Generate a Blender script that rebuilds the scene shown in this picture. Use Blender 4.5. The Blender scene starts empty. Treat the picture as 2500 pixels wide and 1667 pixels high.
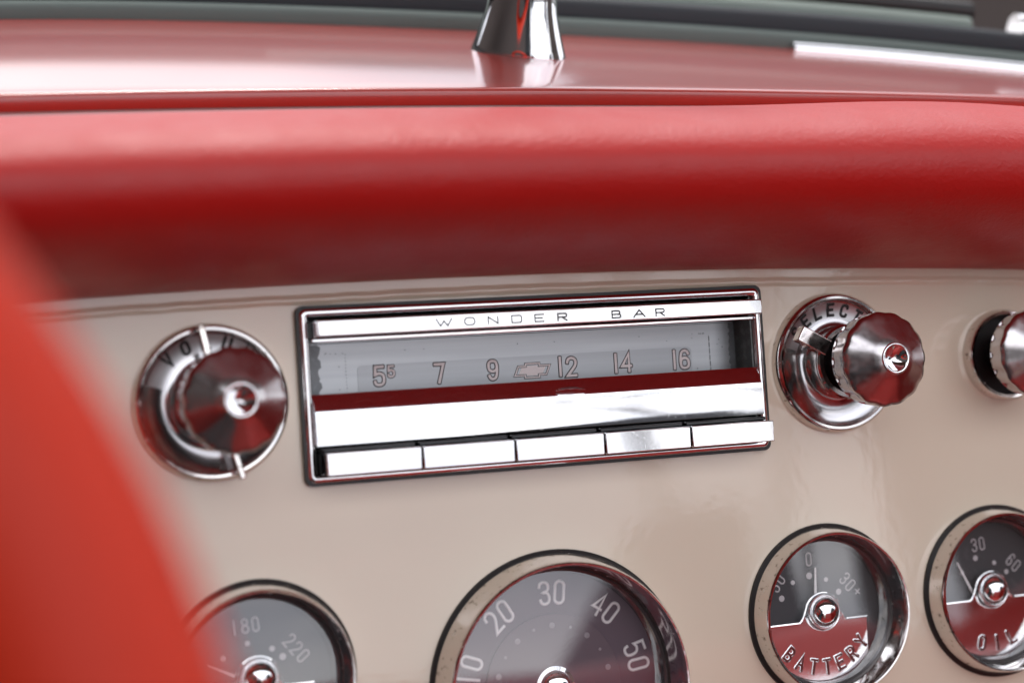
import bpy, bmesh, math, random
from math import sin, cos, pi, radians
from mathutils import Vector, Matrix

random.seed(4)
S = bpy.context.scene
C = S.collection

# ------------------------------------------------------------------ camera
TILT = radians(20)                      # the dash face leans back 20 degrees
UP = 0.95                               # height of the radio's centre above the ground


def W(X, Y, Z):
    """dash-face coordinates (right, up the face, out of the face) -> world"""
    return Vector((X, Y * sin(TILT) - Z * cos(TILT), Y * cos(TILT) + Z * sin(TILT) + UP))


cam = bpy.data.cameras.new("camera")
cam_ob = bpy.data.objects.new("camera", cam)
C.objects.link(cam_ob)
cr = Vector((0.92787453, -0.36736695, 0.06395603))
cu = Vector((0.05111254, 0.29519395, 0.9540692))
cb = Vector((-0.36937292, -0.88198756, 0.29268))
m3 = Matrix((cr, cu, cb)).transposed()
cam_ob.matrix_world = Matrix.Translation((-0.27160318, -0.61827556, 0.22104437 + UP)) @ m3.to_4x4()
cam.sensor_width = 36.0
cam.lens = 4784.86 * 36 / 2500
cam.clip_start = 0.01
cam.clip_end = 3000
cam.dof.use_dof = True
cam.dof.focus_distance = 0.728
cam.dof.aperture_fstop = 4.9
S.camera = cam_ob

# ------------------------------------------------------------------ sky, sun, exposure
SUN_EL, SUN_ROT = radians(58), radians(20)
world = bpy.data.worlds.new("World")
S.world = world
world.use_nodes = True
nt = world.node_tree
nt.nodes.clear()
wo = nt.nodes.new("ShaderNodeOutputWorld")
bg = nt.nodes.new("ShaderNodeBackground")
bg.inputs["Strength"].default_value = 0.12
sky = nt.nodes.new("ShaderNodeTexSky")
sky.sky_type = "NISHITA"
sky.sun_disc = False
sky.sun_elevation = SUN_EL
sky.sun_rotation = SUN_ROT
sky.air_density = 1.0
sky.dust_density = 2.0
tc = nt.nodes.new("ShaderNodeTexCoord")
mp = nt.nodes.new("ShaderNodeMapping")
mp.inputs["Scale"].default_value = (1, 1, 2.2)
nz = nt.nodes.new("ShaderNodeTexNoise")
nz.inputs["Scale"].default_value = 2.6
nz.inputs["Detail"].default_value = 7
nz.inputs["Roughness"].default_value = 0.58
cover = nt.nodes.new("ShaderNodeValToRGB")
cover.color_ramp.elements[0].position = 0.24
cover.color_ramp.elements[0].color = (0.55, 0.55, 0.55, 1)
cover.color_ramp.elements[1].position = 0.46
cover.color_ramp.elements[1].color = (1, 1, 1, 1)
nz2 = nt.nodes.new("ShaderNodeTexNoise")
nz2.inputs["Scale"].default_value = 4.5
nz2.inputs["Detail"].default_value = 6
tone = nt.nodes.new("ShaderNodeValToRGB")
tone.color_ramp.elements[0].position = 0.3
tone.color_ramp.elements[0].color = (0.52, 0.55, 0.62, 1)
tone.color_ramp.elements[1].position = 0.68
tone.color_ramp.elements[1].color = (1, 0.985, 0.97, 1)
sc = nt.nodes.new("ShaderNodeMix")
sc.data_type = "RGBA"
sc.blend_type = "MULTIPLY"
sc.inputs["Factor"].default_value = 1.0
sc.inputs["B"].default_value = (14, 14, 14.4, 1)
mx = nt.nodes.new("ShaderNodeMix")
mx.data_type = "RGBA"
L = nt.links.new
L(tc.outputs["Generated"], mp.inputs["Vector"])
L(mp.outputs["Vector"], nz.inputs["Vector"])
L(mp.outputs["Vector"], nz2.inputs["Vector"])
L(nz.outputs["Fac"], cover.inputs["Fac"])
L(nz2.outputs["Fac"], tone.inputs["Fac"])
L(tone.outputs["Color"], sc.inputs["A"])
L(cover.outputs["Color"], mx.inputs["Factor"])
L(sky.outputs["Color"], mx.inputs["A"])
L(sc.outputs["Result"], mx.inputs["B"])
# an overcast sky is brightest overhead
sep = nt.nodes.new("ShaderNodeSeparateXYZ")
L(tc.outputs["Generated"], sep.inputs["Vector"])
gr = nt.nodes.new("ShaderNodeMapRange")
gr.inputs["From Min"].default_value = 0.30
gr.inputs["From Max"].default_value = 1.0
gr.inputs["To Min"].default_value = 0.72
gr.inputs["To Max"].default_value = 1.3
L(sep.outputs["Z"], gr.inputs["Value"])
ov = nt.nodes.new("ShaderNodeMix")
ov.data_type = "RGBA"
ov.blend_type = "MULTIPLY"
ov.inputs["Factor"].default_value = 1.0
L(mx.outputs["Result"], ov.inputs["A"])
L(gr.outputs["Result"], ov.inputs["B"])
L(ov.outputs["Result"], bg.inputs["Color"])
L(bg.outputs["Background"], wo.inputs["Surface"])

sun = bpy.data.lights.new("sun", "SUN")
sun.energy = 0.8
sun.angle = radians(14)
sun.color = (1.0, 0.955, 0.9)
sun_ob = bpy.data.objects.new("sun", sun)
C.objects.link(sun_ob)
sd = Vector((sin(SUN_ROT) * cos(SUN_EL), cos(SUN_ROT) * cos(SUN_EL), sin(SUN_EL)))
sun_ob.rotation_euler = sd.to_track_quat("Z", "Y").to_euler()
sun_ob.location = (0, 0, 6)

S.view_settings.view_transform = "Standard"
S.view_settings.look = "None"
S.view_settings.exposure = 0.82
S.view_settings.gamma = 1.0
S.view_settings.use_curve_mapping = False
S.cycles.use_denoising = True
S.cycles.max_bounces = 10
S.cycles.glossy_bounces = 6
S.cycles.transparent_max_bounces = 12


# ------------------------------------------------------------------ materials
def mat(name, col, rough=0.5, metal=0.0, coat=0.0, coat_rough=0.05, ior=1.5, bump=None, var=None, rvar=None, spec=None):
    m = bpy.data.materials.new(name)
    m.use_nodes = True
    t = m.node_tree
    b = t.nodes["Principled BSDF"]
    b.inputs["Base Color"].default_value = (*col, 1)
    b.inputs["Roughness"].default_value = rough
    b.inputs["Metallic"].default_value = metal
    b.inputs["Coat Weight"].default_value = coat
    b.inputs["Coat Roughness"].default_value = coat_rough
    b.inputs["IOR"].default_value = ior
    if spec is not None:
        b.inputs["Specular IOR Level"].default_value = spec
    co = t.nodes.new("ShaderNodeTexCoord")

    def noise(scale, detail=4, stretch=None):
        n = t.nodes.new("ShaderNodeTexNoise")
        n.inputs["Scale"].default_value = scale
        n.inputs["Detail"].default_value = detail
        if stretch:
            q = t.nodes.new("ShaderNodeMapping")
            q.inputs["Scale"].default_value = stretch
            t.links.new(co.outputs["Object"], q.inputs["Vector"])
            t.links.new(q.outputs["Vector"], n.inputs["Vector"])
        else:
            t.links.new(co.outputs["Object"], n.inputs["Vector"])
        return n

    if bump:
        prev = None
        for sc_, st, dist in bump:
            n = noise(sc_, 3)
            bn = t.nodes.new("ShaderNodeBump")
            bn.inputs["Strength"].default_value = st
            bn.inputs["Distance"].default_value = dist
            t.links.new(n.outputs["Fac"], bn.inputs["Height"])
            if prev:
                t.links.new(prev.outputs["Normal"], bn.inputs["Normal"])
            prev = bn
        t.links.new(prev.outputs["Normal"], b.inputs["Normal"])
        if coat > 0:
            t.links.new(prev.outputs["Normal"], b.inputs["Coat Normal"])
    if var:                                     # (scale, second colour, lo, hi, stretch)
        n = noise(var[0], 8, var[4] if len(var) > 4 else None)
        r = t.nodes.new("ShaderNodeValToRGB")
        r.color_ramp.elements[0].position = var[2]
        r.color_ramp.elements[0].color = (*col, 1)
        r.color_ramp.elements[1].position = var[3]
        r.color_ramp.elements[1].color = (*var[1], 1)
        t.links.new(n.outputs["Fac"], r.inputs["Fac"])
        t.links.new(r.outputs["Color"], b.inputs["Base Color"])
    if rvar:                                    # (scale, second roughness, lo, hi)
        n = noise(rvar[0], 8)
        r = t.nodes.new("ShaderNodeMapRange")
        r.inputs["From Min"].default_value = rvar[2]
        r.inputs["From Max"].default_value = rvar[3]
        r.inputs["To Min"].default_value = rough
        r.inputs["To Max"].default_value = rvar[1]
        t.links.new(n.outputs["Fac"], r.inputs["Value"])
        t.links.new(r.outputs["Result"], b.inputs["Roughness"])
    return m


M = {}
M["cream"] = mat("cream_paint", (0.73, 0.615, 0.475), 0.42, coat=1.0, coat_rough=0.03,
                 bump=[(70, 0.035, 0.0008), (300, 0.07, 0.0003)], var=(7, (0.75, 0.64, 0.50), 0.35, 0.7))
M["cream"].node_tree.nodes["Principled BSDF"].inputs["Coat IOR"].default_value = 1.65
M["red_pad"] = mat("red_vinyl", (0.48, 0.005, 0.003), 0.46, spec=0.58,
                   bump=[(1000, 0.5, 0.0004), (420, 0.35, 0.0006), (45, 0.12, 0.0015)], rvar=(60, 0.54, 0.35, 0.7))
M["red_paint"] = mat("red_paint", (0.38, 0.022, 0.012), 0.4, coat=1.0, coat_rough=0.10,
                     bump=[(1400, 0.10, 0.00006)])
M["red_paint"].node_tree.nodes["Principled BSDF"].inputs["Coat IOR"].default_value = 1.55
M["red_rim"] = mat("red_rim_plastic", (0.56, 0.030, 0.009), 0.5, spec=0.25)
M["red_seat"] = mat("red_seat_vinyl", (0.38, 0.028, 0.023), 0.45, bump=[(40, 0.3, 0.002)])
M["chrome"] = mat("chrome", (0.86, 0.86, 0.87), 0.045, 1.0, bump=[(90, 0.04, 0.0003), (2500, 0.02, 0.00002)],
                  rvar=(900, 0.16, 0.62, 0.75))
M["worn"] = mat("worn_chrome", (0.74, 0.71, 0.69), 0.10, 1.0, bump=[(120, 0.03, 0.0003), (2200, 0.06, 0.00005)],
                var=(420, (0.22, 0.19, 0.17), 0.60, 0.74), rvar=(300, 0.32, 0.5, 0.75))
M["knob_metal"] = mat("brushed_knob_metal", (0.56, 0.53, 0.53), 0.20, 1.0, bump=[(60, 0.03, 0.0004), (1500, 0.03, 0.00004)], rvar=(500, 0.27, 0.4, 0.7))
M["bowl"] = mat("dark_bowl_chrome", (0.50, 0.49, 0.50), 0.16, 1.0, bump=[(700, 0.04, 0.00005)])
M["silver"] = mat("satin_silver", (0.62, 0.62, 0.63), 0.34, 1.0, bump=[(2500, 0.08, 0.00005)])
M["black"] = mat("black_rubber", (0.018, 0.017, 0.017), 0.45, bump=[(900, 0.2, 0.0001)],
                 var=(500, (0.12, 0.10, 0.08), 0.66, 0.78))
M["pitch"] = mat("black_cavity", (0.010, 0.010, 0.010), 0.6)
M["black_gloss"] = mat("black_gloss_plastic", (0.012, 0.012, 0.014), 0.12)
M["black_ink"] = mat("black_ink", (0.012, 0.011, 0.011), 0.5)
M["dial_metal"] = mat("dial_metal", (0.315, 0.322, 0.332), 0.36, 0.9, bump=[(400, 0.02, 0.00005)],
                      var=(9, (0.385, 0.392, 0.402), 0.3, 0.75, (1, 26, 1)))
M["dial_dark"] = mat("dial_window_metal", (0.262, 0.267, 0.276), 0.36, 0.9,
                     var=(9, (0.315, 0.32, 0.33), 0.3, 0.75, (1, 26, 1)))
M["wall_grey"] = mat("recess_grey", (0.07, 0.075, 0.07), 0.35, 0.4, var=(300, (0.14, 0.145, 0.14), 0.5, 0.7))
M["patina"] = mat("dial_patina", (0.15, 0.155, 0.16), 0.45, 0.7, var=(400, (0.18, 0.19, 0.20), 0.5, 0.7))
M["pink_num"] = mat("pink_numeral", (0.76, 0.66, 0.65), 0.5)
M["grey_line"] = mat("grey_outline", (0.045, 0.04, 0.042), 0.6)
M["letter_shade"] = mat("shade_toned_letter_chrome", (0.10, 0.025, 0.025), 0.3, 0.8)  # embossed chrome letters, with their dark red shading put into the colour
M["gauge_face"] = mat("gauge_face", (0.026, 0.024, 0.028), 0.5, var=(260, (0.05, 0.045, 0.05), 0.6, 0.8))
M["tach_face"] = mat("tach_face", (0.085, 0.050, 0.070), 0.5)
M["tach_inner"] = mat("tach_inner_face", (0.10, 0.062, 0.080), 0.5)
M["num_grey"] = mat("numeral_grey", (0.50, 0.48, 0.49), 0.5)
M["dot_grey"] = mat("dot_grey", (0.24, 0.20, 0.22), 0.5)
M["num_white"] = mat("numeral_white", (0.80, 0.78, 0.78), 0.5)
M["inner_grey"] = mat("inner_ring_grey", (0.16, 0.155, 0.16), 0.25, 0.7)
M["slate"] = mat("slate_moulding", (0.035, 0.039, 0.045), 0.6, spec=0.25)
M["sage"] = mat("sage_trim", (0.13, 0.16, 0.148), 0.65, spec=0.2)
M["pale_trim"] = mat("pale_green_trim", (0.30, 0.36, 0.32), 0.5, spec=0.3)
M["carpet"] = mat("red_carpet", (0.26, 0.022, 0.017), 0.95, bump=[(500, 0.6, 0.003)])
M["asphalt"] = mat("asphalt", (0.07, 0.07, 0.07), 0.9, var=(3, (0.10, 0.10, 0.098), 0.4, 0.6))
M["brick"] = mat("dark_brick", (0.060, 0.045, 0.040), 0.85)
M["roofing"] = mat("dark_roofing", (0.035, 0.035, 0.04), 0.8)
M["wood"] = mat("added_roof_wood", (0.13, 0.075, 0.055), 0.7, var=(3, (0.09, 0.05, 0.035), 0.3, 0.7, (1, 14, 1)))
M["bark"] = mat("bark", (0.05, 0.04, 0.032), 0.9)
M["body"] = mat("car_body_cream", (0.60, 0.475, 0.375), 0.4, coat=1.0, coat_rough=0.03)

gl = bpy.data.materials.new("gauge_glass")
gl.use_nodes = True
t = gl.node_tree
t.nodes.clear()
o_ = t.nodes.new("ShaderNodeOutputMaterial")
mix_ = t.nodes.new("ShaderNodeMixShader")
tr_ = t.nodes.new("ShaderNodeBsdfTransparent")
gs_ = t.nodes.new("ShaderNodeBsdfGlossy")
gs_.inputs["Roughness"].default_value = 0.03
fr_ = t.nodes.new("ShaderNodeFresnel")
fr_.inputs["IOR"].default_value = 2.35
ge_ = t.nodes.new("ShaderNodeNewGeometry")
mu_ = t.nodes.new("ShaderNodeMath")
mu_.operation = "MULTIPLY_ADD"                # only the outer skin of the thin pane mirrors
mu_.inputs[1].default_value = -1.0
mu_.inputs[2].default_value = 1.0
m2_ = t.nodes.new("ShaderNodeMath")
m2_.operation = "MULTIPLY"
t.links.new(ge_.outputs["Backfacing"], mu_.inputs[0])
t.links.new(mu_.outputs[0], m2_.inputs[0])
t.links.new(fr_.outputs[0], m2_.inputs[1])
t.links.new(m2_.outputs[0], mix_.inputs[0])
t.links.new(tr_.outputs[0], mix_.inputs[1])
t.links.new(gs_.outputs[0], mix_.inputs[2])
t.links.new(mix_.outputs[0], o_.inputs[0])
M["glass"] = gl


# ------------------------------------------------------------------ mesh helpers
class MB:
    def __init__(self):
        self.v, self.f = [], []

    def add(self, verts, faces):
        n = len(self.v)
        self.v += [tuple(p) for p in verts]
        self.f += [tuple(i + n for i in q) for q in faces]
        return self

    def box(self, x0, x1, y0, y1, z0, z1):
        v = [(x, y, z) for z in (z0, z1) for y in (y0, y1) for x in (x0, x1)]
        return self.add(v, [(0, 2, 3, 1), (4, 5, 7, 6), (0, 1, 5, 4), (2, 6, 7, 3), (0, 4, 6, 2), (1, 3, 7, 5)])

    def lathe(self, prof, n=96, mod=None, cap0=False, cap1=False, cx=0, cy=0):
        v, f = [], []
        for k, (r, z) in enumerate(prof):
            for i in range(n):
                a = 2 * pi * i / n
                rr = r * (mod(k, a) if mod else 1)
                v.append((cx + rr * cos(a), cy + rr * sin(a), z))
        for k in range(len(prof) - 1):
            for i in range(n):
                j = (i + 1) % n
                f.append((k * n + i, k * n + j, (k + 1) * n + j, (k + 1) * n + i))
        if cap0:
            f.append(tuple(range(n - 1, -1, -1)))
        if cap1:
            q = (len(prof) - 1) * n
            f.append(tuple(q + i for i in range(n)))
        return self.add(v, f)

    def prism(self, poly, z0, z1):
        n = len(poly)
        v = [(x, y, z0) for x, y in poly] + [(x, y, z1) for x, y in poly]
        f = [tuple(range(n - 1, -1, -1)), tuple(range(n, 2 * n))]
        f += [(i, (i + 1) % n, n + (i + 1) % n, n + i) for i in range(n)]
        return self.add(v, f)

    def loft(self, rows, closed=False):
        """rows of equally many points; closed: each row is a loop"""
        n = len(rows[0])
        v = [p for r in rows for p in r]
        f = []
        for k in range(len(rows) - 1):
            for i in range(n if closed else n - 1):
                j = (i + 1) % n
                f.append((k * n + i, k * n + j, (k + 1) * n + j, (k + 1) * n + i))
        return self.add(v, f)

    def tube(self, path, r, n=12, closed=False, caps=True):
        pts = [Vector(p) for p in path]
        m = len(pts)
        rad = r if isinstance(r, (list, tuple)) else [r] * m
        rows, nrm = [], None
        for i in range(m):
            a = pts[(i - 1) % m] if (closed or i > 0) else pts[i]
            b = pts[(i + 1) % m] if (closed or i < m - 1) else pts[i]
            tg = (b - a).normalized()
            if nrm is None:
                nrm = tg.orthogonal().normalized()
            nrm = (nrm - tg * nrm.dot(tg)).normalized()
            bi = tg.cross(nrm)
            rows.append([pts[i] + (nrm * cos(2 * pi * k / n) + bi * sin(2 * pi * k / n)) * rad[i] for k in range(n)])
        if closed:
            rows.append(rows[0])
        q = len(self.v)
        self.loft(rows, True)
        if caps and not closed:
            self.f.append(tuple(q + n - 1 - k for k in range(n)))
            e = q + (len(rows) - 1) * n
            self.f.append(tuple(e + k for k in range(n)))
        return self

    def ribbon(self, path, w, h, z=0.0, closed=False):
        """a low domed stroke lying on the plane z"""
        pts = [Vector((p[0], p[1])) for p in path]
        m = len(pts)
        prof = [(-0.5, 0), (-0.42, 0.7), (0, 1), (0.42, 0.7), (0.5, 0)]
        rows = []
        for i in range(m):
            a = pts[(i - 1) % m] if (closed or i > 0) else None
            b = pts[(i + 1) % m] if (closed or i < m - 1) else None
            d1 = (pts[i] - a).normalized() if a is not None else None
            d2 = (b - pts[i]).normalized() if b is not None else None
            if d1 is None:
                d1 = d2
            if d2 is None:
                d2 = d1
            n1, n2 = Vector((-d1.y, d1.x)), Vector((-d2.y, d2.x))
            nn = n1 + n2
            nn = nn.normalized() if nn.length > 1e-6 else n1
            k = 1 / max(0.45, nn.dot(n1))
            rows.append([(pts[i].x + nn.x * q * w * k, pts[i].y + nn.y * q * w * k, z + e * h) for q, e in prof])
        if not closed:                           # rounded ends
            def end(p, d):
                out = []
                for s_ in (0.5, 0.35):
                    wd = 0.5 if s_ < 0.5 else 0.12
                    out.append([(p.x + d.x * w * s_ - d.y * q * w * wd * 2, p.y + d.y * w * s_ + d.x * q * w * wd * 2,
                                 z + e * h * (0.35 if s_ == 0.5 else 0.8)) for q, e in prof])
                return out
            d0 = (pts[0] - pts[1]).normalized()
            e0 = end(pts[0], d0)
            e0 = [list(reversed(r)) for r in e0]
            d9 = (pts[-1] - pts[-2]).normalized()
            e9 = end(pts[-1], d9)
            rows = e0 + rows + list(reversed(e9))
        else:
            rows.append(rows[0])
        return self.loft(rows)

    def build(self, name, m, parent=None, loc=None, smooth=35, bevel=None, seg=2, label=None):
        me = bpy.data.meshes.new(name)
        me.from_pydata(self.v, [], self.f)
        me.validate()
        bm = bmesh.new()
        bm.from_mesh(me)
        bmesh.ops.remove_doubles(bm, verts=bm.verts, dist=1e-7)
        bmesh.ops.recalc_face_normals(bm, faces=bm.faces)
        bm.to_mesh(me)
        bm.free()
        me.materials.append(M[m] if isinstance(m, str) else m)
        if smooth is not None:
            for p in me.polygons:
                p.use_smooth = True
            me.set_sharp_from_angle(angle=radians(smooth))
        o = bpy.data.objects.new(name, me)
        C.objects.link(o)
        if parent:
            o.parent = parent
        if loc:
            o.location = loc
        if bevel:
            bv = o.modifiers.new("bevel", "BEVEL")
            bv.width = bevel
            bv.segments = seg
            bv.limit_method = "ANGLE"
            bv.angle_limit = radians(40)
            bv.harden_normals = False
        if label:
            o["label"] = label
        return o


def thing(name, label, cat, pos=(0, 0, 0), on_dash=True, group=None, rot=None):
    o = bpy.data.objects.new(name, None)
    o.empty_display_size = 0.02
    C.objects.link(o)
    if on_dash:
        o.location = W(*pos)
        o.rotation_euler = (pi / 2 - TILT, 0, 0)
    else:
        o.location = pos
        if rot:
            o.rotation_euler = rot
    o["label"] = label
    o["category"] = cat
    if group:
        o["group"] = group
    return o


def fill_sheet(loops, thick, z):
    """flat sheet with holes, from a filled 2D curve; loops[0] is the outline"""
    cu_ = bpy.data.curves.new("sheet", "CURVE")
    cu_.dimensions = "2D"
    cu_.fill_mode = "BOTH"
    cu_.extrude = thick / 2
    for lp in loops:
        sp = cu_.splines.new("POLY")
        sp.points.add(len(lp) - 1)
        for p, (x, y) in zip(sp.points, lp):
            p.co = (x, y, 0, 1)
        sp.use_cyclic_u = True
    tmp = bpy.data.objects.new("sheet", cu_)
    C.objects.link(tmp)
    dg = bpy.context.evaluated_depsgraph_get()
    me = bpy.data.meshes.new_from_object(tmp.evaluated_get(dg))
    mb = MB()
    mb.add([(v.co.x, v.co.y, v.co.z + z - thick / 2) for v in me.vertices], [tuple(p.vertices) for p in me.polygons])
    bpy.data.objects.remove(tmp)
    bpy.data.meshes.remove(me)
    return mb


def circle(cx, cy, r, n=96):
    return [(cx + r * cos(2 * pi * i / n), cy + r * sin(2 * pi * i / n)) for i in range(n)]


def rrect(x0, x1, y0, y1, r, n=6):
    out = []
    for cx, cy, a0 in ((x1 - r, y1 - r, 0), (x0 + r, y1 - r, 90), (x0 + r, y0 + r, 180), (x1 - r, y0 + r, 270)):
        for i in range(n + 1):
            a = radians(a0 + 90 * i / n)
            out.append((cx + r * cos(a), cy + r * sin(a)))
    return out


# ------------------------------------------------------------------ lettering (strokes in a box 0..w by 0..1)
def cat(pts, k=5, closed=False):
    out, n = [], len(pts)
    rng = range(n) if closed else range(n - 1)
    for i in rng:
        g = (lambda j: pts[j % n]) if closed else (lambda j: pts[max(0, min(n - 1, j))])
        p0, p1, p2, p3 = g(i - 1), g(i), g(i + 1), g(i + 2)
        for s in range(k):
            u = s / k
            out.append(tuple(0.5 * (2 * p1[d] + (p2[d] - p0[d]) * u + (2 * p0[d] - 5 * p1[d] + 4 * p2[d] - p3[d]) * u * u
                                    + (3 * p1[d] - p0[d] - 3 * p2[d] + p3[d]) * u ** 3) for d in (0, 1)))
    if not closed:
        out.append(pts[-1])
    return out


def glyph(ch, w):
    r = min(w / 2, 0.5) * 0.98
    if ch in "0O":
        return [(rrect(0, w, 0, 1, r, 8), True)]
    if ch == "1":
        return [([(w / 2, 0), (w / 2, 1)], False)]
    if ch == "I":
        return [([(w / 2, 0), (w / 2, 1)], False)]
    if ch == "2":
        return [(cat([(0, .76), (w * .12, .93), (w * .5, 1), (w * .88, .92), (w, .74), (w * .86, .52), (w * .4, .24), (0, 0)]) + [(w, 0)], False)]
    if ch == "3":
        return [(cat([(0, .80), (w * .12, .94), (w * .5, 1), (w * .9, .92), (w * .98, .74), (w * .82, .58), (w * .42, .53), (w * .82, .48),
                      (w, .28), (w * .88, .08), (w * .5, 0), (w * .12, .06), (0, .2)]), False)]
    if ch == "4":
        return [([(w * .78, 0), (w * .78, 1), (0, .30), (w, .30)], False)]
    if ch == "5":
        return [([(w * .92, 1), (w * .08, 1)] + cat([(w * .03, .56), (w * .45, .63), (w * .88, .54), (w, .30), (w * .86, .07), (w * .45, 0), (w * .1, .05), (0, .18)]), False)]
    if ch == "6":
        return [(cat([(w * .95, .83), (w * .8, .96), (w * .5, 1), (w * .15, .9), (0, .55), (0, .25), (w * .15, .05), (w * .5, 0), (w * .87, .06), (w, .28),
                      (w * .87, .5), (w * .5, .58), (w * .12, .5), (0, .34)]), False)]
    if ch == "7":
        return [([(0, 1), (w, 1), (w * .42, 0)], False)]
    if ch == "8":
        return [(cat([(w * .5, .54), (w * .1, .66), (w * .06, .86), (w * .5, 1), (w * .94, .86), (w * .9, .66)], closed=True), True),
                (cat([(w * .5, .54), (w * .04, .40), (0, .14), (w * .5, 0), (w, .14), (w * .96, .40)], closed=True), True)]
    if ch == "9":
        return [([(w - x, 1 - y) for x, y in glyph("6", w)[0][0]], False)]
    if ch == "+":
        return [([(0, .5), (w, .5)], False), ([(w / 2, .5 - w / 2), (w / 2, .5 + w / 2)], False)]
    if ch == "W":
        return [([(0, 1), (w * .27, 0), (w * .5, .72), (w * .73, 0), (w, 1)], False)]
    if ch == "V":
        return [([(0, 1), (w * .5, 0), (w, 1)], False)]
    if ch == "N":
        return [([(0, 0), (0, 1), (w, 0), (w, 1)], False)]
    if ch == "D":
        q = .32
        return [([(0, 0), (0, 1)] + [(w - q + q * sin(a), 1 - q + q * cos(a)) for a in [i * pi / 12 for i in range(7)]]
                 + [(w - q + q * cos(a), q - q * sin(a)) for a in [i * pi / 12 for i in range(7)]], True)]
    if ch == "E":
        return [([(w, 1), (0, 1), (0, 0), (w, 0)], False), ([(0, .5), (w * .85, .5)], False)]
    if ch == "R":
        q = .26
        return [([(0, 0), (0, 1)] + [(w - q + q * sin(a), 1 - q + q * cos(a)) for a in [i * pi / 8 for i in range(9)]] + [(0, .48)], False),
                ([(w * .45, .48), (w, 0)], False)]
    if ch == "B":
        q = .25
        return [([(0, 0), (0, 1)] + [(w * .93 - q + q * sin(a), 1 - q + q * cos(a)) for a in [i * pi / 8 for i in range(9)]]
                 + [(0, .5)], False),
                ([(w * .6, .5)] + [(w - q + q * sin(a), q + q * cos(a)) for a in [i * pi / 8 for i in range(9)]] + [(0, 0)], False)]
    if ch == "A":
        return [([(0, 0), (w * .5, 1), (w, 0)], False), ([(w * .2, .34), (w * .8, .34)], False)]
    if ch == "T":
        return [([(0, 1), (w, 1)], False), ([(w / 2, 1), (w / 2, 0)], False)]
    if ch == "Y":
        return [([(0, 1), (w / 2, .5), (w, 1)], False), ([(w / 2, .5), (w / 2, 0)], False)]
    if ch == "L":
        return [([(0, 1), (0, 0), (w, 0)], False)]
    if ch == "U":
        return [([(0, 1)] + [(w / 2 - w / 2 * cos(a), w / 2 - w / 2 * sin(a)) for a in [i * pi / 10 for i in range(11)]] + [(w, 1)], False)]
    if ch == "M":
        return [([(0, 0), (0, 1), (w / 2, .3), (w, 1), (w, 0)], False)]
    if ch == "C":
        return [(cat([(w, .8), (w * .9, .95), (w * .5, 1), (w * .1, .92), (0, .7), (0, .3), (w * .1, .08), (w * .5, 0), (w * .9, .05), (w, .2)]), False)]
    if ch == "S":
        return [(cat([(w, .82), (w * .85, .96), (w * .5, 1), (w * .12, .93), (0, .76), (w * .2, .58), (w * .8, .42), (w, .24), (w * .88, .07), (w * .5, 0), (w * .12, .05), (0, .18)]), False)]
    return []


def put(mb, ch, x, y, h, wr, ang, stroke, thick, z, zf=None, slant=0.0):
    """draws one character, centred at x, y, height h, width h*wr, turned by ang"""
    ca, sa = cos(ang), sin(ang)
    for path, closed in glyph(ch, wr):
        q = []
        for px, py in path:
            ax, ay = (px - wr / 2) * h + slant * (py - .5) * h, (py - .5) * h
            q.append((x + ax * ca - ay * sa, y + ax * sa + ay * ca))
        n0 = len(mb.v)
        mb.ribbon(q, stroke, thick, z, closed)
        if zf:
            for i in range(n0, len(mb.v)):
                vx, vy, vz = mb.v[i]
                mb.v[i] = (vx, vy, vz + zf(vx, vy))


# ================================================================== the setting: ground and cabin
g = MB().add([(-400, -400, 0), (400, -400, 0), (400, 400, 0), (-400, 400, 0)], [(0, 1, 2, 3)]).build("ground", "asphalt", smooth=None)
g["kind"] = "structure"

# ================================================================== dashboard
KNOB_X = 0.1219
GAUGES = dict(bat=(0.11147, -0.0948), temp=(-0.1104, -0.0948), oil=(0.1888, -0.094), tach=(-0.0008, -0.1107))
dash = thing("dashboard", "dashboard with cream face, red padded roll above it and glossy red top", "dashboard")
holes = [[(-0.52, -0.30), (0.56, -0.30), (0.56, 0.060), (-0.52, 0.060)],
         rrect(-0.0880, 0.0880, -0.0283, 0.0283, 0.003)]
for k, (gx, gy) in GAUGES.items():
    holes.append(circle(gx, gy, 0.046 if k == "tach" else 0.0305))
fill_sheet(holes, 0.002, 0.0).build("cream_panel", "cream", dash, smooth=None)

# padded roll: an oval section, dropping a little to both sides and fuller on the right
rows = []
NX = 90
for i in range(NX + 1):
    x = -0.52 + 1.08 * i / NX
    dt = 0.0665 * (x + .04) ** 2
    db = 0.11 * (x + .03) ** 2
    dt, db = min(dt, .012 + .02 * abs(x)), min(db, .014 + .02 * abs(x))
    bump_ = 0.0033 * math.exp(-((x - .155) / .065) ** 2) * 1.0
    top, bot = 0.0978 - dt + bump_, 0.0391 - db
    cy_, ry = (top + bot) / 2, (top - bot) / 2
    rz = 0.078 + 0.002 * sin(9 * x)
    row = []
    for k in range(49):
        a = radians(-118 + 250 * k / 48)
        e = 1.0
        row.append((x, cy_ + ry * sin(a), -0.001 + rz * (cos(a) if cos(a) > 0 else cos(a) * .35)))
    rows.append(row)
MB().loft(rows).build("padded_roll", "red_pad", dash, smooth=60)


# painted top: a lip over the roll and a nearly flat deck running to the windscreen
def back_y(x):
    ks = [(-0.56, 0.10), (-0.40, 0.168), (-0.28, 0.195), (-0.164, 0.204), (-0.08, 0.197), (0.0, 0.181), (0.09, 0.166), (0.18, 0.148), (0.26, 0.124), (0.34, 0.085), (0.45, 0.035)]
    for (x0, y0), (x1, y1) in zip(ks, ks[1:]):
        if x <= x1:
            u = max(0, (x - x0) / (x1 - x0))
            u2 = u
            return y0 + (y1 - y0) * u2
    return ks[-1][1]


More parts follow.
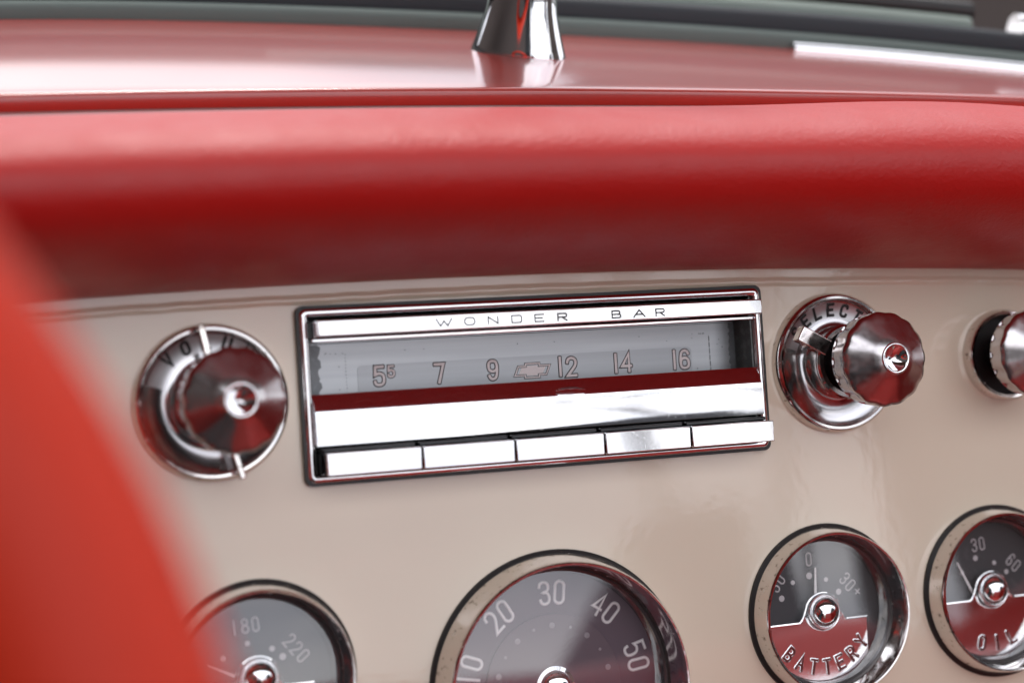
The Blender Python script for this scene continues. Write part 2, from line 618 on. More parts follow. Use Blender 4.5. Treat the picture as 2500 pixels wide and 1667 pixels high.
def back_ys(x):
    return sum(back_y(x + d) for d in (-.06, -.04, -.02, 0, .02, .04, .06)) / 7


def deck_z(x):
    return UP + 0.1001 - min(0.0665 * (x + .04) ** 2, 0.012 + .02 * abs(x))


inv = Matrix.Rotation(-(pi / 2 - TILT), 4, "X") @ Matrix.Translation((0, 0, -UP))


def loc_(x, y, z):
    return tuple(inv @ Vector((x, y, z)))


rows = []
for i in range(NX + 1):
    x = -0.50 + 0.94 * i / NX
    z = deck_z(x)
    yb = back_ys(x) + 0.012
    yf = 0.0385
    row = [loc_(x, yf + .022, z - .0075), loc_(x, yf + .002, z - .0072), loc_(x, yf, z - .0062), loc_(x, yf - .0004, z - .0035)]
    for k in range(7):
        a = radians(180 - 90 * k / 6)
        row.append(loc_(x, yf + .0022 + .0024 * cos(a), z - .0024 + .0024 * sin(a)))
    for k in range(1, 17):
        row.append(loc_(x, yf + .0022 + (yb - yf - .0022) * k / 16, z + 0.0006 * sin(pi * k / 16)))
    rows.append(row)
MB().loft(rows).build("painted_top", "red_paint", dash, smooth=40)
# shallow, uneven bead added to stand in for the wavy reflection under the roll
rows = []
wob = random.Random(9)
ph = [wob.uniform(0, 6) for _ in range(8)]
for i in range(541):
    x = -0.52 + 1.08 * i / 540
    w1 = sum(sin(x * f_ + p_) for f_, p_ in zip((60, 131, 245, 410), ph)) / 4
    w2 = sum(sin(x * f_ + p_) for f_, p_ in zip((90, 173, 330, 520), ph[4:])) / 4
    yc = 0.0338 + 0.00022 * w1 - min(0.012, 0.10 * (x + .03) ** 2)
    hh = 0.00055 + 0.00016 * w2
    rows.append([(x, yc + .0021 * (k / 8 - 1) + .00012 * w2 * (k % 2), .00002 + hh * (0.5 + 0.5 * cos(pi * (k / 8 - 1))) - .00003) for k in range(17)])
MB().loft(rows).build("highlight_bead", "cream", dash, smooth=60)
# dark firewall behind the face so the openings are closed
MB().box(-0.50, 0.54, -0.29, 0.055, -0.062, -0.058).build("back_panel", "pitch", dash, smooth=None)

# ================================================================== radio
radio = thing("car_radio", "chrome car radio with WONDER BAR lettering, dial scale and five push buttons", "radio")
MB().lathe([(0, 0)], 3) if False else None
fill_sheet([rrect(-.0909, .0909, -.0312, .0312, .0028), rrect(-.0895, .0895, -.0297, .0297, .002)], 0.0022, 0.0026).build("gasket", "black", radio, smooth=None)
# chrome surround: swept rounded rectangle
sec = [(0.0, -0.0010), (0.0, 0.0022), (0.0005, 0.0033), (0.0015, 0.0037), (0.0026, 0.0034), (0.0031, 0.0024), (0.0031, -0.013)]
rows = []
for off, z in sec:
    rows.append([(x, y, z) for x, y in rrect(-.0901 + off, .0901 - off, -.0303 + off, .0303 - off, max(.0004, .0026 - off * .7))])
MB().loft(rows, True).build("surround", "chrome", radio, smooth=50)
MB().box(-.0869, .0869, -.0272, .0272, -.0150, -.0138).build("back_plate", "pitch", radio, smooth=None)
for x0 in (.0863, -.0869):
    MB().box(x0, x0 + .0006, -.0270, .0270, -.0137, .0008).build("recess_wall", "wall_grey", radio, smooth=None)
# upper shelf under the title bar: thin chrome rib and dark recess roof
MB().box(-.0862, .0862, .0182, .0196, -.0125, .0040).build("rib", "chrome", radio, bevel=.0004)
MB().box(-.0862, .0862, .0258, .0262, -.0125, -.002).build("shelf", "black", radio, bevel=.0003)
ttl = MB().box(-.0861, .0861, .0199, .0255, -.006, .0117).build("title_bar", "chrome", radio, bevel=.0005, seg=3)
mb = MB()
xs = [-40.2, -30.6, -21.8, -12.8, -4.1, 4.8, 26.1, 35.3, 43.7]
for ch, x in zip("WONDERBAR", xs):
    wr = {"W": 2.3, "A": 1.75, "O": 1.55, "N": 1.45, "D": 1.5}.get(ch, 1.35)
    put(mb, ch, x / 1000, .02255 - .0000035 * x, .0025, wr, 0, .00056, .00006, .01171)
mb.build("title_lettering", "black_ink", ttl)
# dial
dial = MB().box(-.0869, .0869, -.0022, .0181, -.0140, -.0125).build("dial_plate", "dial_metal", radio, smooth=None)
MB().prism(rrect(-.0655, .0675, -.0015, .0098, .0018), -.0126, -.01235).build("dial_window", "dial_dark", dial, smooth=30)
pk = MB()
ok = MB()
for ch, x, y, h, wr in [("5", -57.4, 5.75, 7.4, .52), ("5", -52.9, 7.1, 4.3, .55), ("7", -34.6, 5.4, 7.4, .5), ("9", -13.9, 5.4, 7.4, .5),
                        ("1", 12.9, 5.15, 7.4, .3), ("2", 17.5, 4.85, 7.4, .52), ("1", 35.6, 5.1, 7.4, .3), ("4", 40.0, 5.2, 7.4, .56),
                        ("1", 60.1, 5.1, 7.4, .3), ("6", 64.4, 5.1, 7.4, .52)]:
    sw = 1.35 if h > 5 else 1.0
    put(ok, ch, x / 1000, y / 1000, h / 1000 * .88, wr, 0, sw * .00128, .00010, -.01234)
    put(pk, ch, x / 1000, y / 1000, h / 1000 * .88, wr, 0, sw * .00080, .00020, -.01233)
bow = [(-7.3, -1.9), (-3.0, -1.9), (-3.0, -2.9), (3.0, -2.9), (3.0, -1.9), (6.0, -1.9), (7.6, 1.9), (3.2, 1.9), (3.2, 2.9), (-2.6, 2.9), (-2.6, 1.9), (-5.7, 1.9)]
bw = [((1.55 + x * .94) / 1000, (4.35 + y * .88) / 1000) for x, y in bow]
ok.ribbon(bw, .00095, .0001, -.01234, True)
pk.ribbon(bw, .00055, .0002, -.01233, True)
ok.build("numeral_outlines", "grey_line", dial)
pk.build("numerals", "pink_num", dial)
MB().prism([((1.55 + x * .72) / 1000, (4.35 + y * .62) / 1000) for x, y in bow], -.0126, -.01231).build("bow_tie_emblem", "pink_num", dial, smooth=None)
# corroded ends of the dial, dotted end marks and small specks
pt = MB()
for sgn, x0 in ((-1, -.0869), (1, .0869)):
    edge, y = [], -.0021
    while y < .0180:
        edge.append((x0 - sgn * ((.0076 if sgn < 0 else .0030) + random.uniform(-.0008, .0008) * (1 if sgn < 0 else .6)), y))
        y += .0008
    poly = [(x0, -.0021)] + edge + [(x0, .0180)]
    MB().prism(poly if sgn > 0 else poly[::-1], -.0126, -.01238).build("corroded_patch", "patina", dial, smooth=None)
for k in range(26):
    cx, cy_ = random.choice([random.uniform(-.084, -.066), random.uniform(.066, .084), random.uniform(-.06, .06)]), random.choice([random.uniform(-.001, .015), .0145])
    pt.prism([(cx + random.uniform(.6, 1.2) * .00022 * cos(a), cy_ + random.uniform(.6, 1.2) * .00022 * sin(a)) for a in [i * pi / 3.5 for i in range(7)]], -.0126, -.01232)
for k in range(13):
    pt.prism([(-.0698 + dx + random.uniform(-.0001, .0001), -.0005 + k * .0012 + dy) for dx, dy in ((0, 0), (.0003, 0), (.0003, .0003), (0, .0003))], -.0126, -.01231)
for k in range(6):
    pt.prism([(.0752 + dx, -.0005 + k * .0024 + dy) for dx, dy in ((0, 0), (.0003, 0), (.00035, .0019), (0.00005, .0019))], -.0126, -.01231)
pt.build("specks", "patina", dial, smooth=None)["kind"] = "stuff"

# tuning bar: chrome moulding with a sloping top and a full rounded front
prof = [(.0018, -.0165), (.0018, .0001), (.0021, .0003), (.0052, -.0048), (.0055, -.0053), (.0058, -.0060)]
for k in range(1, 13):
    u = k / 12
    prof.append((.0058 + .00058 * u - .00054 * u * u, -.0060 - .0110 * u))
prof += [(.0058, -.0174), (.0050, -.0176)]
tb = MB()
n_ = len(prof)
tb.loft([[(x, y, z) for z, y in prof] for x in (-.0870, .0870)], True)
tb.f.append(tuple(range(n_)))
tb.f.append(tuple(n_ + i for i in range(n_ - 1, -1, -1)))
tbo = tb.build("tuning_bar", "chrome", radio, smooth=50)
# small lens notch in the middle of the bar's upper edge
MB().lathe([(.0001, .0009), (.0030, .0007), (.0052, .0003), (.0062, -.0001)], 40).build("notch", "chrome", tbo)
nt_ = bpy.data.objects["notch"]
nt_.scale = (1, .34, .35)
nt_.rotation_euler = (radians(-30), 0, 0)
nt_.location = (.0090, -.0044, .0050)

MB().box(-.0866, .0866, -.0272, -.0179, -.013, -.004).build("button_bed", "pitch", radio, smooth=None)
bt = None
for k in range(5):
    x0 = -.0866 + k * .03464
    if bt is None:
        bt = MB().box(.0008, .0341, -.0274, -.0198, -.0035, .0126).build("push_button", "black_gloss", radio, bevel=.0004)
        bt.location = (x0, 0, 0)
        fc = MB().box(.0004, .0343, -.0276, -.01985, .0122, .0140).build("button_face", "chrome", bt, bevel=.00035)
        tp = MB().box(.0008, .0341, -.0197, -.0183, -.002, .0085).build("button_ridge", "black_gloss", bt, bevel=.0004)
    else:
        b2 = bt.copy()
        C.objects.link(b2)
        b2.location = (x0, 0, 0)
        for ch_ in (fc, tp):
            c2 = ch_.copy()
            C.objects.link(c2)
            c2.parent = b2


# ================================================================== round control knobs
def knob_mesh(mb_face, z0, z1, ztip, r):
    prof, mods = [], []

    def P(rr, z, m):
        prof.append((rr, z))
        mods.append(m)
    P(r * .60, z0 + .0004, 0)
    P(r * .93, z0, .0)
    P(r * .945, z0 + .0006, .0)
    for k in range(5):
        u = k / 4
        P(r * (.955 + .035 * u), z0 + .0008 + (z1 - z0 - .0030) * u, 1.9 - .3 * u)
    P(r * .998, z1 - .0012, .95)
    P(r * 1.0, z1 - .0004, 1.0)
    P(r * .992, z1 + .0002, 1.0)
    for k in range(1, 9):
        u = k / 9
        P(r * (.985 - (.985 - .36) * u), z1 + .0004 + (ztip - .0006 - z1 - .0004) * (u * .94 + .06 * u * u), .5 * (1 - u) ** 2)
    P(r * .335, ztip - .0006, 0)
    P(r * .318, ztip - .0001, 0)
    P(r * .300, ztip, 0)
    P(r * .275, ztip - .0001, 0)
    P(r * .250, ztip - .0006, 0)
    P(r * .16, ztip - .0020, 0)
    P(r * .05, ztip - .0032, 0)
    P(r * .002, ztip - .0034, 0)
    crown = MB()
    crown.lathe(prof[-8:], 96)
    prof, mods = prof[:-7], mods[:-7]
    NF = 15

    def mod(k, a):
        return 1 - .026 * mods[k] * (1 - abs(cos(NF * a / 2)) ** 1.5) if mods[k] else 1
    mb_face.lathe(prof, NF * 10, mod)
    return crown


ESC = [(.0270, -.0005), (.0268, .0022), (.0262, .0040), (.0254, .0047), (.0246, .0046), (.0240, .0038), (.0238, .0027)]
BOWL = [(.0238, .0027), (.0228, .0022), (.0205, .0015), (.0180, .0012), (.0155, .0014), (.0138, .0022), (.0128, .0034)]


def bowl_z(x, y):
    r = math.hypot(x, y)
    for (r1, z1), (r0, z0) in zip(BOWL, BOWL[1:]):
        if r0 <= r <= r1:
            return z0 + (z1 - z0) * (r - r0) / (r1 - r0)
    return .0027


def control(name, label, x, word, ang0, step, tabs, y=0.0):
    k = thing(name, label, "control knob", (x, y, 0), group="chrome control knobs on the dash")
    esc = MB().lathe(ESC).build("escutcheon", "worn", k)
    bw_ = MB().lathe(BOWL).build("bowl", "bowl", esc)
    # silver lettering band with black characters along the top
    band = MB()
    rr_ = [(.0232, .0), (.0228, .0), (.0205, 0), (.0180, 0), (.0172, 0)]
    rows_ = []
    for q in range(41):
        a = radians(18 + 144 * q / 40)
        rows_.append([(r_ * cos(a), r_ * sin(a), bowl_z(r_ * cos(a), r_ * sin(a)) + .00012) for r_, _ in rr_])
    band.loft(rows_)
    band.build("lettering_band", "silver", bw_)
    tx = MB()
    for i, ch in enumerate(word):
        a = radians(ang0 - step * i)
        put(tx, ch, .0204 * cos(a), .0204 * sin(a), .0042, .56, a - pi / 2, .00115, .00010, .00014, bowl_z)
    tx.build("lettering", "black_ink", bw_)
    MB().lathe([(.0142, .0016), (.0138, .0060), (.0136, .0100), (.0142, .0108), (.0143, .0122), (.0136, .0130), (.0120, .0131), (.0108, .0122), (.0100, .0050)]).build("collar", "worn", k)
    MB().lathe([(.0100, .0050), (.0098, .0300)], 48, cap0=True).build("stem", "pitch", k)
    for (a, r0, r1, wd, z0, z1) in tabs:
        tm = MB().box(r0, r1, -wd / 2, wd / 2, z0, z1)
        tm.v = [(vx * cos(radians(a)) - vy * sin(radians(a)), vx * sin(radians(a)) + vy * cos(radians(a)), vz + (.0000 if vx < (r0 + r1) / 2 else -.001)) for vx, vy, vz in tm.v]
        tm.build("lever", "worn", k, bevel=.0005, seg=3)
    kb = MB()
    cw = knob_mesh(kb, .0262, .0362, .0444, .0176)
    cw.build("crown", "chrome", kb.build("knob", "knob_metal", k, smooth=50), smooth=60)
    return k


control("volume_knob", "fluted chrome knob left of the radio in a VOLUME lettered dish", -KNOB_X, "VOLUME", 133, 20.5,
        [(99, .0120, .0266, .0023, .0085, .0125), (-74, .0120, .0274, .0022, .0070, .0110)])
control("selector_knob", "fluted chrome knob right of the radio in a SELECTOR lettered dish with slanted lever", KNOB_X, "SELECTOR", 143, 17,
        [(150, .0110, .0240, .0062, .0095, .0140)])
k3 = thing("plain_knob", "chrome knob on a small plain ring cut by the right edge", "control knob", (.1992, -.001, 0), group="chrome control knobs on the dash")
MB().lathe([(.0182, -.0005), (.0180, .0035), (.0172, .0050), (.0160, .0048), (.0150, .0030), (.0140, -.002)]).build("ring", "worn", k3)
MB().lathe([(.0145, .0004), (.0080, .0002), (.0070, .0200)], 48, cap1=True).build("stem", "pitch", k3)
kb = MB()
cw = knob_mesh(kb, .0150, .0235, .0310, .0172)
cw.build("crown", "chrome", kb.build("knob", "knob_metal", k3, smooth=50), smooth=60)


# ================================================================== gauges
def gauge_body(k, r, rb, z, dial_mat):
    MB().lathe([(r + .0004, -.0005), (r + .0002, .0010), (r - .0010, .0020), (r - .0022, .0018)]).build("gasket", "black", k)
    d = r - rb
    prof_ = [(r - .0008, .0008), (rb + d * .42, z * .45), (rb + d * .14, z * .88), (rb + .0002, z - .0002), (rb - .0002, z + .0002), (rb - .0008, z + .0001), (rb - .0011, z - .0006),
             (rb - .0017, z * .45), (rb - .0024, -.0005)]
    bz = MB().lathe(prof_, 128).build("bezel", "worn", k, smooth=40)
    MB().lathe([(rb - .0023, -.0004), (rb - .0030, .0003), (rb - .0037, -.0002), (rb - .0042, -.0022), (rb - .0044, -.0068)], 128).build("inner_ring", "inner_grey", bz, smooth=40)
    dl = MB().lathe([(.0004, -.0058), (rb - .0040, -.0058)], 96, cap0=True).build("dial", dial_mat, k)
    pane = MB().lathe([(.0004, .00005), (rb * .5, -.00005), (rb - .0026, -.0003)], 96, cap0=True).build("glass", "glass", k)
    if pane.data.polygons[0].normal.z < 0:
        pane.data.flip_normals()
    return dl


def needle(mb, x0, y0, x1, y1, w, z):
    d = Vector((x1 - x0, y1 - y0)).normalized()
    n = Vector((-d.y, d.x)) * w / 2
    mb.prism([(x0 + n.x * .5, y0 + n.y * .5), (x0 - n.x * .5, y0 - n.y * .5), (x1 - n.x, y1 - n.y), (x1 + n.x, y1 + n.y)], z, z + .0003)


def small_gauge(name, label, pos, word, a0, step, numerals, dots, ndl):
    k = thing(name, label, "gauge", (*pos, 0), group="small round gauges")
    dl = gauge_body(k, .0336, .0308, .0096, "gauge_face")
    nm = MB()
    for txt, x, y, ang in numerals:
        ca, sa = cos(ang), sin(ang)
        for i, ch in enumerate(txt):
            u = (i - (len(txt) - 1) / 2) * .0037
            put(nm, ch, x + u * ca, y + u * sa, .0048 if ch != "+" else .0032, .42 if ch != "+" else .7, ang, .00055, .00012, -.0058)
    nm.build("numerals", "num_grey", dl)
    dm = MB()
    for x, y, r in dots:
        dm.lathe([(.0001, -.00565), (r, -.00572)], 20, cx=x, cy=y, cap0=True)
    dm.build("dots", "num_grey", dl)
    nd = MB()
    needle(nd, *ndl, .0011, -.0050)
    nd.build("needle", "num_white", k)
    # chrome name plate, dished, its upper edge arching over the hub
    R_ = .0262

    def top(x):
        ax = abs(x)
        base = -.0036
        if ax < .0066:
            return math.sqrt(max(0, .0078 ** 2 - ax * ax)) * 1.0 - .0006
        u = min(1, (ax - .0066) / .0040)
        s0 = math.sqrt(.0078 ** 2 - .0066 ** 2) - .0006
        return base + (s0 - base) * (1 - u) ** 2

    def pz(x, y):
        return -.0046 + 2.0 * (y + .0190) ** 2 + 0.5 * x * x

    rows_ = []
    for i in range(81):
        x = -R_ * .985 + (R_ * .985 + .0196) * i / 80
        yb, yt = -math.sqrt(max(1e-9, R_ ** 2 - x * x)), top(x)
        yb = min(yb, yt - .0002)
        rows_.append([(x, yb + (yt - yb) * j / 30, pz(x, yb + (yt - yb) * j / 30)) for j in range(31)])
    pl = MB().loft(rows_).build("name_plate", "chrome", k, smooth=60)
    MB().tube([(r_[-1][0], r_[-1][1], r_[-1][2] + .0002) for r_ in rows_], .00060, 8).build("plate_edge", "chrome", pl)
    tx, t2 = MB(), MB()
    for i, ch in enumerate(word):
        a = radians(a0 + step * i)
        put(tx, ch, .0212 * cos(a), .0212 * sin(a), .0052, .50 if ch != "I" else .2, a + pi / 2, .00090, .00022, .00016, pz)
        put(t2, ch, .0212 * cos(a), .0212 * sin(a), .0052, .50 if ch != "I" else .2, a + pi / 2, .00150, .00016, .00004, pz)
    t2.build("lettering_edge", "chrome", pl, smooth=60)
    tx.build("lettering", "letter_shade", pl, smooth=60)
    hub = [(.0076, -.0046), (.0072, -.0020), (.0066, -.0014), (.0062, -.0016)]
    for q in range(9):
        a = radians(90 * q / 8)
        hub.append((max(.0001, .0060 * cos(a)), -.0022 + .0048 * sin(a)))
    MB().lathe(hub, 64).build("hub_cap", "chrome", k, smooth=60)
    return k


D0 = .0010
small_gauge("battery_gauge", "small round BATTERY gauge with chrome bezel and white needle near 0", GAUGES["bat"], "BATTERY", -135.5, 16.2,
            [("0", -.0041 + D0, .0202, radians(0)), ("30", .0124 + D0, .0100, radians(-52)), ("+", .0165 + D0, .0059, radians(-45)), ("30", -.0175, .0125, radians(50))],
            [(-.0170 + D0, .0064, .0012), (-.0117 + D0, .0120, .0009), (-.0044 + D0, .0139, .0013), (.0029 + D0, .0118, .0009), (.0081 + D0, .0066, .0012)],
            (-.0020 + D0, .0169, -.0027 + D0, .0070))
small_gauge("oil_gauge", "small round OIL gauge with chrome bezel cut by the right edge", GAUGES["oil"], "OIL", -104.5, 19.5,
            [("30", -.0040 + D0, .0182, radians(6)), ("60", .0122 + D0, .0095, radians(-48))],
            [(-.0057 + D0, .0129, .0011), (.0030 + D0, .0103, .0009), (-.0125 + D0, .0076, .0010), (.0085 + D0, .0062, .0010)],
            (-.0151 + D0, .0120, -.0085 + D0, -.0010))
small_gauge("temperature_gauge", "small round gauge marked 180 and 220 half hidden by the red steering wheel", GAUGES["temp"], "TEMP", -118, 19,
            [("180", -.0040 + D0, .0178, radians(4)), ("220", .0136 + D0, .0084, radians(-52))],
            [(.0050 + D0, .0091, .0010), (.0086 + D0, .0060, .0012), (-.0035 + D0, .0118, .0009), (-.0120 + D0, .0076, .0010)],
            (-.0165, .0060, -.0070, .0010))

tach = thing("tachometer", "large round tachometer with chrome bezel and numerals 10 to 50", "gauge", (*GAUGES["tach"], 0))
dl = gauge_body(tach, .0497, .0458, .0132, "tach_face")
MB().lathe([(.0004, -.0050), (.0262, -.0050), (.0264, -.0052), (.0264, -.0058)], 96, cap0=True).build("inner_disc", "tach_inner", dl)
n1, n2, dm = MB(), MB(), MB()
for i, txt in enumerate(("10", "20", "30", "40", "50")):
    a = radians(164.5 - 38 * i)
    for j, ch in enumerate(txt):
        aa = a + radians(5.0 - 10.0 * j)
        x, y = .0340 * cos(aa) + .0008, .0340 * sin(aa)
        put(n1, ch, x, y, .0080, .44, aa - pi / 2, .00125, .00010, -.0058)
        put(n2, ch, x, y, .0080, .44, aa - pi / 2, .00050, .00022, -.0058)
for i in range(-1, 12):
    a = radians(164.5 - 19 * i)
    rd = .0011 if i % 2 == 0 else .0006
    dm.lathe([(.0001, -.0047), (rd, -.00485)], 20, cx=.0222 * cos(a), cy=.0222 * sin(a), cap0=True)
n1.build("numerals", "num_grey", dl)
n2.build("numeral_cores", "num_white", dl)
dm.build("dots", "dot_grey", dl)
hub = [(.0080, -.0050), (.0076, -.0036)]
for q in range(9):
    a = radians(90 * q / 8)
    hub.append((max(.0001, .0062 * cos(a)), -.0034 + .0040 * sin(a)))
MB().lathe(hub, 64).build("hub_cap", "chrome", tach, smooth=60)
nd = MB()
needle(nd, -.028, -.016, -.004, -.003, .0014, -.0042)
nd.build("needle", "num_white", tach)

# ================================================================== mirror post on the dash top
mz = deck_z(0.028)
mirror = thing("rearview_mirror", "flared chrome post of the rear view mirror standing on the red dash top", "mirror", (0.0290, 0.1135, mz), on_dash=False, rot=(0, 0, radians(-38)))
rows = []
for u in [0, .0015, .004, .008, .013, .019, .026, .035, .05, .07, .095]:
    fl = max(0.0, 1 - u / .024) ** 1.3
    hx, hy = .0137 + .0066 * fl, .0088 + .0036 * fl
    if u < .001:
        hx, hy = hx - .0004, hy - .0004
    rows.append([(hx * cos(2 * pi * i / 64) + u * .02, hy * sin(2 * pi * i / 64), u - .0005) for i in range(64)])
for f_, du in ((.8, .004), (.4, .0065), (.02, .007)):
    rows.append([(.0137 * f_ * cos(2 * pi * i / 64) + .002, .0088 * f_ * sin(2 * pi * i / 64), .095 + du) for i in range(64)])
MB().loft(rows, True).build("post", "chrome", mirror, smooth=60)
hd = MB().loft([[(-.085 * s, yy, .122 + .026 * s * sin(2 * pi * i / 40)) if False else (.085 * s * cos(2 * pi * i / 40), yy, .122 + .024 * s * sin(2 * pi * i / 40)) for i in range(40)]
                for s, yy in ((.02, -.006), (.93, -.006), (1, -.004), (1, .004), (.9, .012), (.5, .018), (.02, .020))], True).build("mirror_head", "chrome", mirror, smooth=50)

# ================================================================== windscreen base
ws = thing("windscreen", "curved windscreen base of dark mouldings and pale trim behind the red dash top", "windscreen", (0, 0.2, UP + 0.1), on_dash=False)


def strip(name, m, prof_, x0=-.48, x1=.42, n=70, par=None, zoff=0.0):
    rows_ = []
    for i in range(n + 1):
        x = x0 + (x1 - x0) * i / n
        yb = back_ys(x)
        dz_ = deck_z(x) - (UP + .1)
        rows_.append([(x, yb - .2 + dy, dz_ + dz + zoff) for dy, dz in prof_])
    q = MB().loft(rows_, True)
    k_ = len(prof_)
    q.f.append(tuple(range(k_)))
    q.f.append(tuple(n * k_ + i for i in range(k_)))
    return q.build(name, m, par or ws, smooth=50)


def oval(cy_, cz_, ry, rz, n=14):
    return [(cy_ + ry * cos(2 * pi * i / n), cz_ + rz * sin(2 * pi * i / n)) for i in range(n)]


strip("lower_moulding", "sage", oval(.004, .0010, .0045, .0062))
strip("rubber_seal", "slate", oval(.0115, .0075, .006, .0080))
strip("trim_bead", "pale_trim", oval(.021, .0155, .004, .0038), x0=-.05, x1=.262)
strip("upper_seal", "black", oval(.026, .0215, .004, .0040), x1=.265)
strip("pillar_foot", "chrome", oval(.026, .0150, .006, .0075), x0=.285, x1=.40, n=20)
strip("chrome_strip", "chrome", oval(-.002, .0006, .0035, .0030), x0=.174, x1=.42, n=30)
rows = []
for i in range(71):
    x = -.48 + .90 * i / 70
    yb = back_ys(x)
    dz_ = deck_z(x) - (UP + .1)
    rows.append([(x, yb - .2 + .026 + .35 * s * .8, dz_ + .022 + .35 * s) if False else (x, yb - .2 + .026 - .20 * s, dz_ + .022 + .30 * s) for s in (0, .5, 1)])
MB().loft(rows).build("glass_pane", "glass", ws, smooth=60)

# ================================================================== steering wheel rim in the foreground
WC = Vector((-0.3775, -0.400, 0.0665 + UP))
wheel = thing("steering_wheel", "red steering wheel rim blurred close to the camera", "steering wheel", WC, on_dash=False, rot=(radians(63), 0, 0))
RW = 0.149
MB().tube([(RW * cos(2 * pi * i / 120), RW * sin(2 * pi * i / 120), 0) for i in range(120)], .0205, 24, closed=True).build("rim", "red_rim", wheel, smooth=60)

# ================================================================== cabin behind the camera (seen only as reflections)
cabin = MB()
cabin.box(-.72, .72, -1.45, .02, .28, .30)
cabin.box(-.12, .12, -1.3, -.02, .30, .52)
cabin.build("cabin_floor", "carpet", smooth=None, bevel=.02)["kind"] = "structure"


def seat(x, label):
    s = thing("bucket_seat", label, "seat", (x, -.50, .30), on_dash=False, group="red bucket seats")
    MB().box(-.30, .30, -.25, .20, .0, .20).build("cushion", "red_seat", s, bevel=.06, seg=5)
    b = MB().box(-.30, .30, -.09, .05, .0, .60)
    b.v = [(vx, vy - .22 - .22 * vz, vz + .12) for vx, vy, vz in b.v]
    b.build("backrest", "red_seat", s, bevel=.05, seg=5)
    return s


seat(.38, "red vinyl passenger seat facing the dashboard")
seat(-.36, "red vinyl driver seat behind the steering wheel")
tub = thing("parked_car", "cream car body with red door panels around the cabin", "car", (0, -.7, 0), on_dash=False)
MB().box(.70, .74, -1.35, .70, .28, 1.01).build("door_panel", "red_seat", tub, bevel=.02)
MB().box(-.74, -.70, -1.35, .70, .28, 1.01).build("door_panel", "red_seat", tub, bevel=.02)
MB().box(-.85, .85, -1.9, -1.30, .45, 1.0).build("rear_deck", "body", tub, bevel=.08, seg=5)
rows = []
for i in range(21):
    x = -.85 + 1.7 * i / 20
    rows.append([(x, y_, .985 - .10 * (x / .85) ** 4 + dz) for y_, dz in ((.93, .035), (1.2, .02), (1.6, -.01), (2.1, -.08), (2.3, -.25))])
MB().loft(rows).build("bonnet", "body", tub, smooth=60)

# ================================================================== what stands around the car (reflected in glass and chrome), plus added sky blockers
house = thing("house", "dark gabled house reflected in the chrome and gauge glass", "house", (11.8, -9.6, 0), on_dash=False, rot=(0, 0, radians(40)))
MB().box(-4.6, 4.6, -5, 0, 0, 6.0).build("wall", "brick", house, smooth=None)
MB().add([(-5, .3, 5.8), (5, .3, 5.8), (0, .3, 10), (-5, -5.3, 5.8), (5, -5.3, 5.8), (0, -5.3, 10)],
         [(0, 1, 2), (3, 5, 4), (0, 2, 5, 3), (1, 4, 5, 2), (0, 3, 4, 1)]).build("roof", "roofing", house, smooth=None)
shed = thing("shed", "low dark shed beside the house reflected in the tachometer glass", "shed", (4.7, -10.2, 0), on_dash=False, rot=(0, 0, radians(25)))
MB().box(-.75, .8, -2, 0, 0, 2.5).build("wall", "brick", shed, smooth=None)
MB().add([(-.9, .1, 2.45), (.9, .1, 2.45), (.9, .1, 3.7), (.2, .1, 3.7), (-.9, -2, 2.45), (.9, -2, 2.45), (.9, -2, 3.7), (.2, -2, 3.7)],
         [(0, 1, 2, 3), (7, 6, 5, 4), (0, 3, 7, 4), (3, 2, 6, 7), (2, 1, 5, 6), (1, 0, 4, 5)]).build("roof", "roofing", shed, smooth=None)


added_roof = thing("added_roof", "brown wooden roof on posts, added above the dash to dim the overhead sky", "added_roof", (0, -2, 0), on_dash=False)  # unseen roof added to keep overhead sky off the padded roll
MB().box(-3.2, 3.2, 1.20, 2.30, 2.30, 2.42).build("roof", "wood", added_roof, smooth=None)
for px_ in (-3.1, 3.1):
    MB().box(px_ - .06, px_ + .06, 1.70, 1.82, 0, 2.30).build("post", "wood", added_roof, smooth=None)


def bare_tree(x, y, h, seed):
    rnd = random.Random(seed)
    tr = thing("bare_tree", "bare tree with forked branches reflected in the gauge glass", "tree", (x, y, 0), on_dash=False, group="bare trees around the car")
    mb_ = MB()

    def grow(p, d, ln, r, dep):
        q = [p]
        for s_ in range(3):
            d = (d + Vector((rnd.uniform(-.16, .16), rnd.uniform(-.16, .16), rnd.uniform(-.02, .1)))).normalized()
            q.append(q[-1] + d * ln / 3)
        mb_.tube(q, [r, r * .88, r * .76, r * .64], 6)
        if dep:
            for s_ in range(rnd.choice((2, 3))):
                nd_ = (d + Vector((rnd.uniform(-.8, .8), rnd.uniform(-.8, .8), rnd.uniform(-.1, .5)))).normalized()
                grow(q[-1], nd_, ln * .74, r * .6, dep - 1)
    grow(Vector((0, 0, 0)), Vector((0, 0, 1)), h * .3, h * .018, 5)
    mb_.build("trunk", "bark", tr, smooth=60)


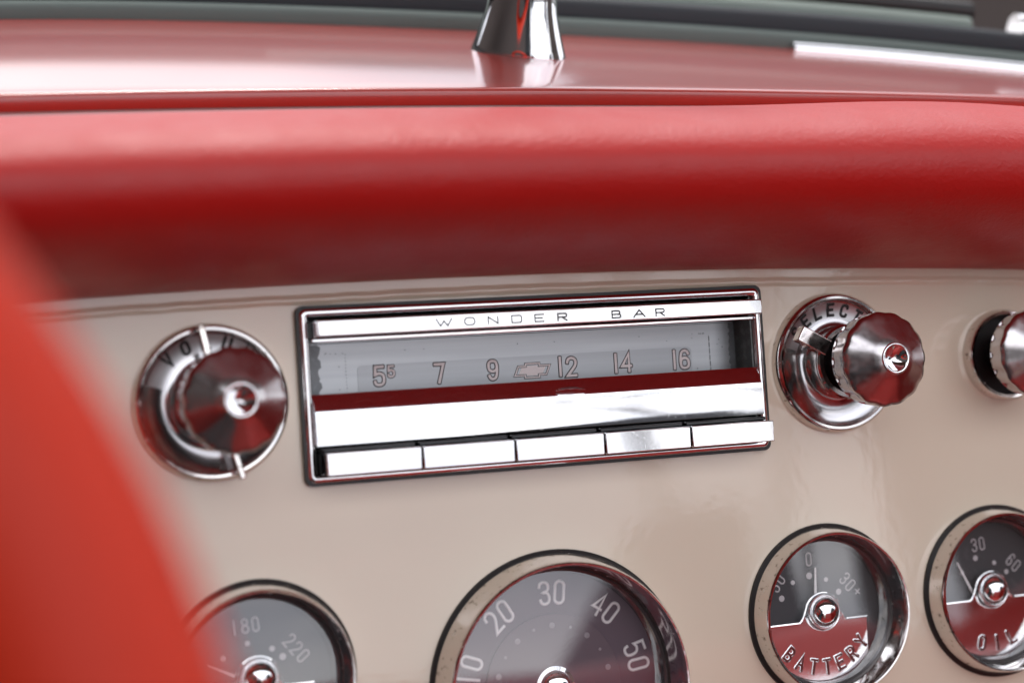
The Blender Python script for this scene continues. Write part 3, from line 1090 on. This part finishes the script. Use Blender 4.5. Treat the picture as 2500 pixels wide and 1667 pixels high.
bare_tree(6.2, -10.6, 8, 3)
for nm_, lb_, px_, py_, ln_, hh_, rz_ in (("added_shade_wall", "dark unseen wall added left of the car to block side light", -3.0, -2.5, 5, 4.6, 90),  # unseen wall added to shade the left-facing sides of rim and knobs
                                    ("garage", "dark garage standing ahead and right of the car", 6.5, 5.5, 4, 3.6, -50)):
    q_ = MB().box(-ln_, ln_, -.2, .2, 0, hh_).build(nm_, "brick", smooth=None)
    q_.location, q_.rotation_euler = (px_, py_, 0), (0, 0, radians(rz_))
    q_["label"], q_["category"] = lb_, nm_.split("_")[-1]
bare_tree(-3.4, -11, 8, 5)


# the photographer in the driver's seat, mirrored as a dark shape in the chrome
person = thing("person", "person in dark slate jacket sitting in the driver seat with raised hands", "person", (-.36, -.66, .50), on_dash=False)
sk = [((0, 0, .02), .15), ((0, -.02, .16), .14), ((-.01, -.04, .32), .165), ((-.01, -.05, .46), .15), ((0, -.05, .55), .06), ((0, -.03, .62), .062),
      ((.01, -.03, .68), .098), ((.01, -.04, .76), .092), ((.01, -.04, .82), .05),
      ((-.19, -.05, .45), .075), ((-.27, .02, .25), .058), ((-.07, .10, .56), .042), ((-.02, .12, .61), .045),
      ((.19, -.05, .45), .075), ((.30, .00, .26), .058), ((.19, .06, .55), .042), ((.15, .08, .61), .045),
      ((-.13, .12, .04), .10), ((-.17, .36, .10), .085), ((.13, .12, .04), .10), ((.19, .36, .10), .085), ((-.17, .48, -.10), .065), ((.19, .48, -.10), .065)]
ed = [(0, 1), (1, 2), (2, 3), (3, 4), (4, 5), (5, 6), (6, 7), (7, 8), (3, 9), (9, 10), (10, 11), (11, 12), (3, 13), (13, 14), (14, 15), (15, 16),
      (0, 17), (17, 18), (18, 21), (0, 19), (19, 20), (20, 22)]
me = bpy.data.meshes.new("body")
me.from_pydata([q[0] for q in sk], ed, [])
ob = bpy.data.objects.new("body", me)
C.objects.link(ob)
ob.parent = person
sm_ = ob.modifiers.new("skin", "SKIN")
for v_, (_, r_) in zip(me.skin_vertices[0].data, sk):
    v_.radius = (r_, r_ * .8)
me.skin_vertices[0].data[0].use_root = True
ss = ob.modifiers.new("subsurf", "SUBSURF")
ss.levels = ss.render_levels = 2
M["jacket"] = mat("slate_jacket", (0.035, 0.042, 0.045), 0.8, bump=[(60, .4, .004)])
me.materials.append(M["jacket"])
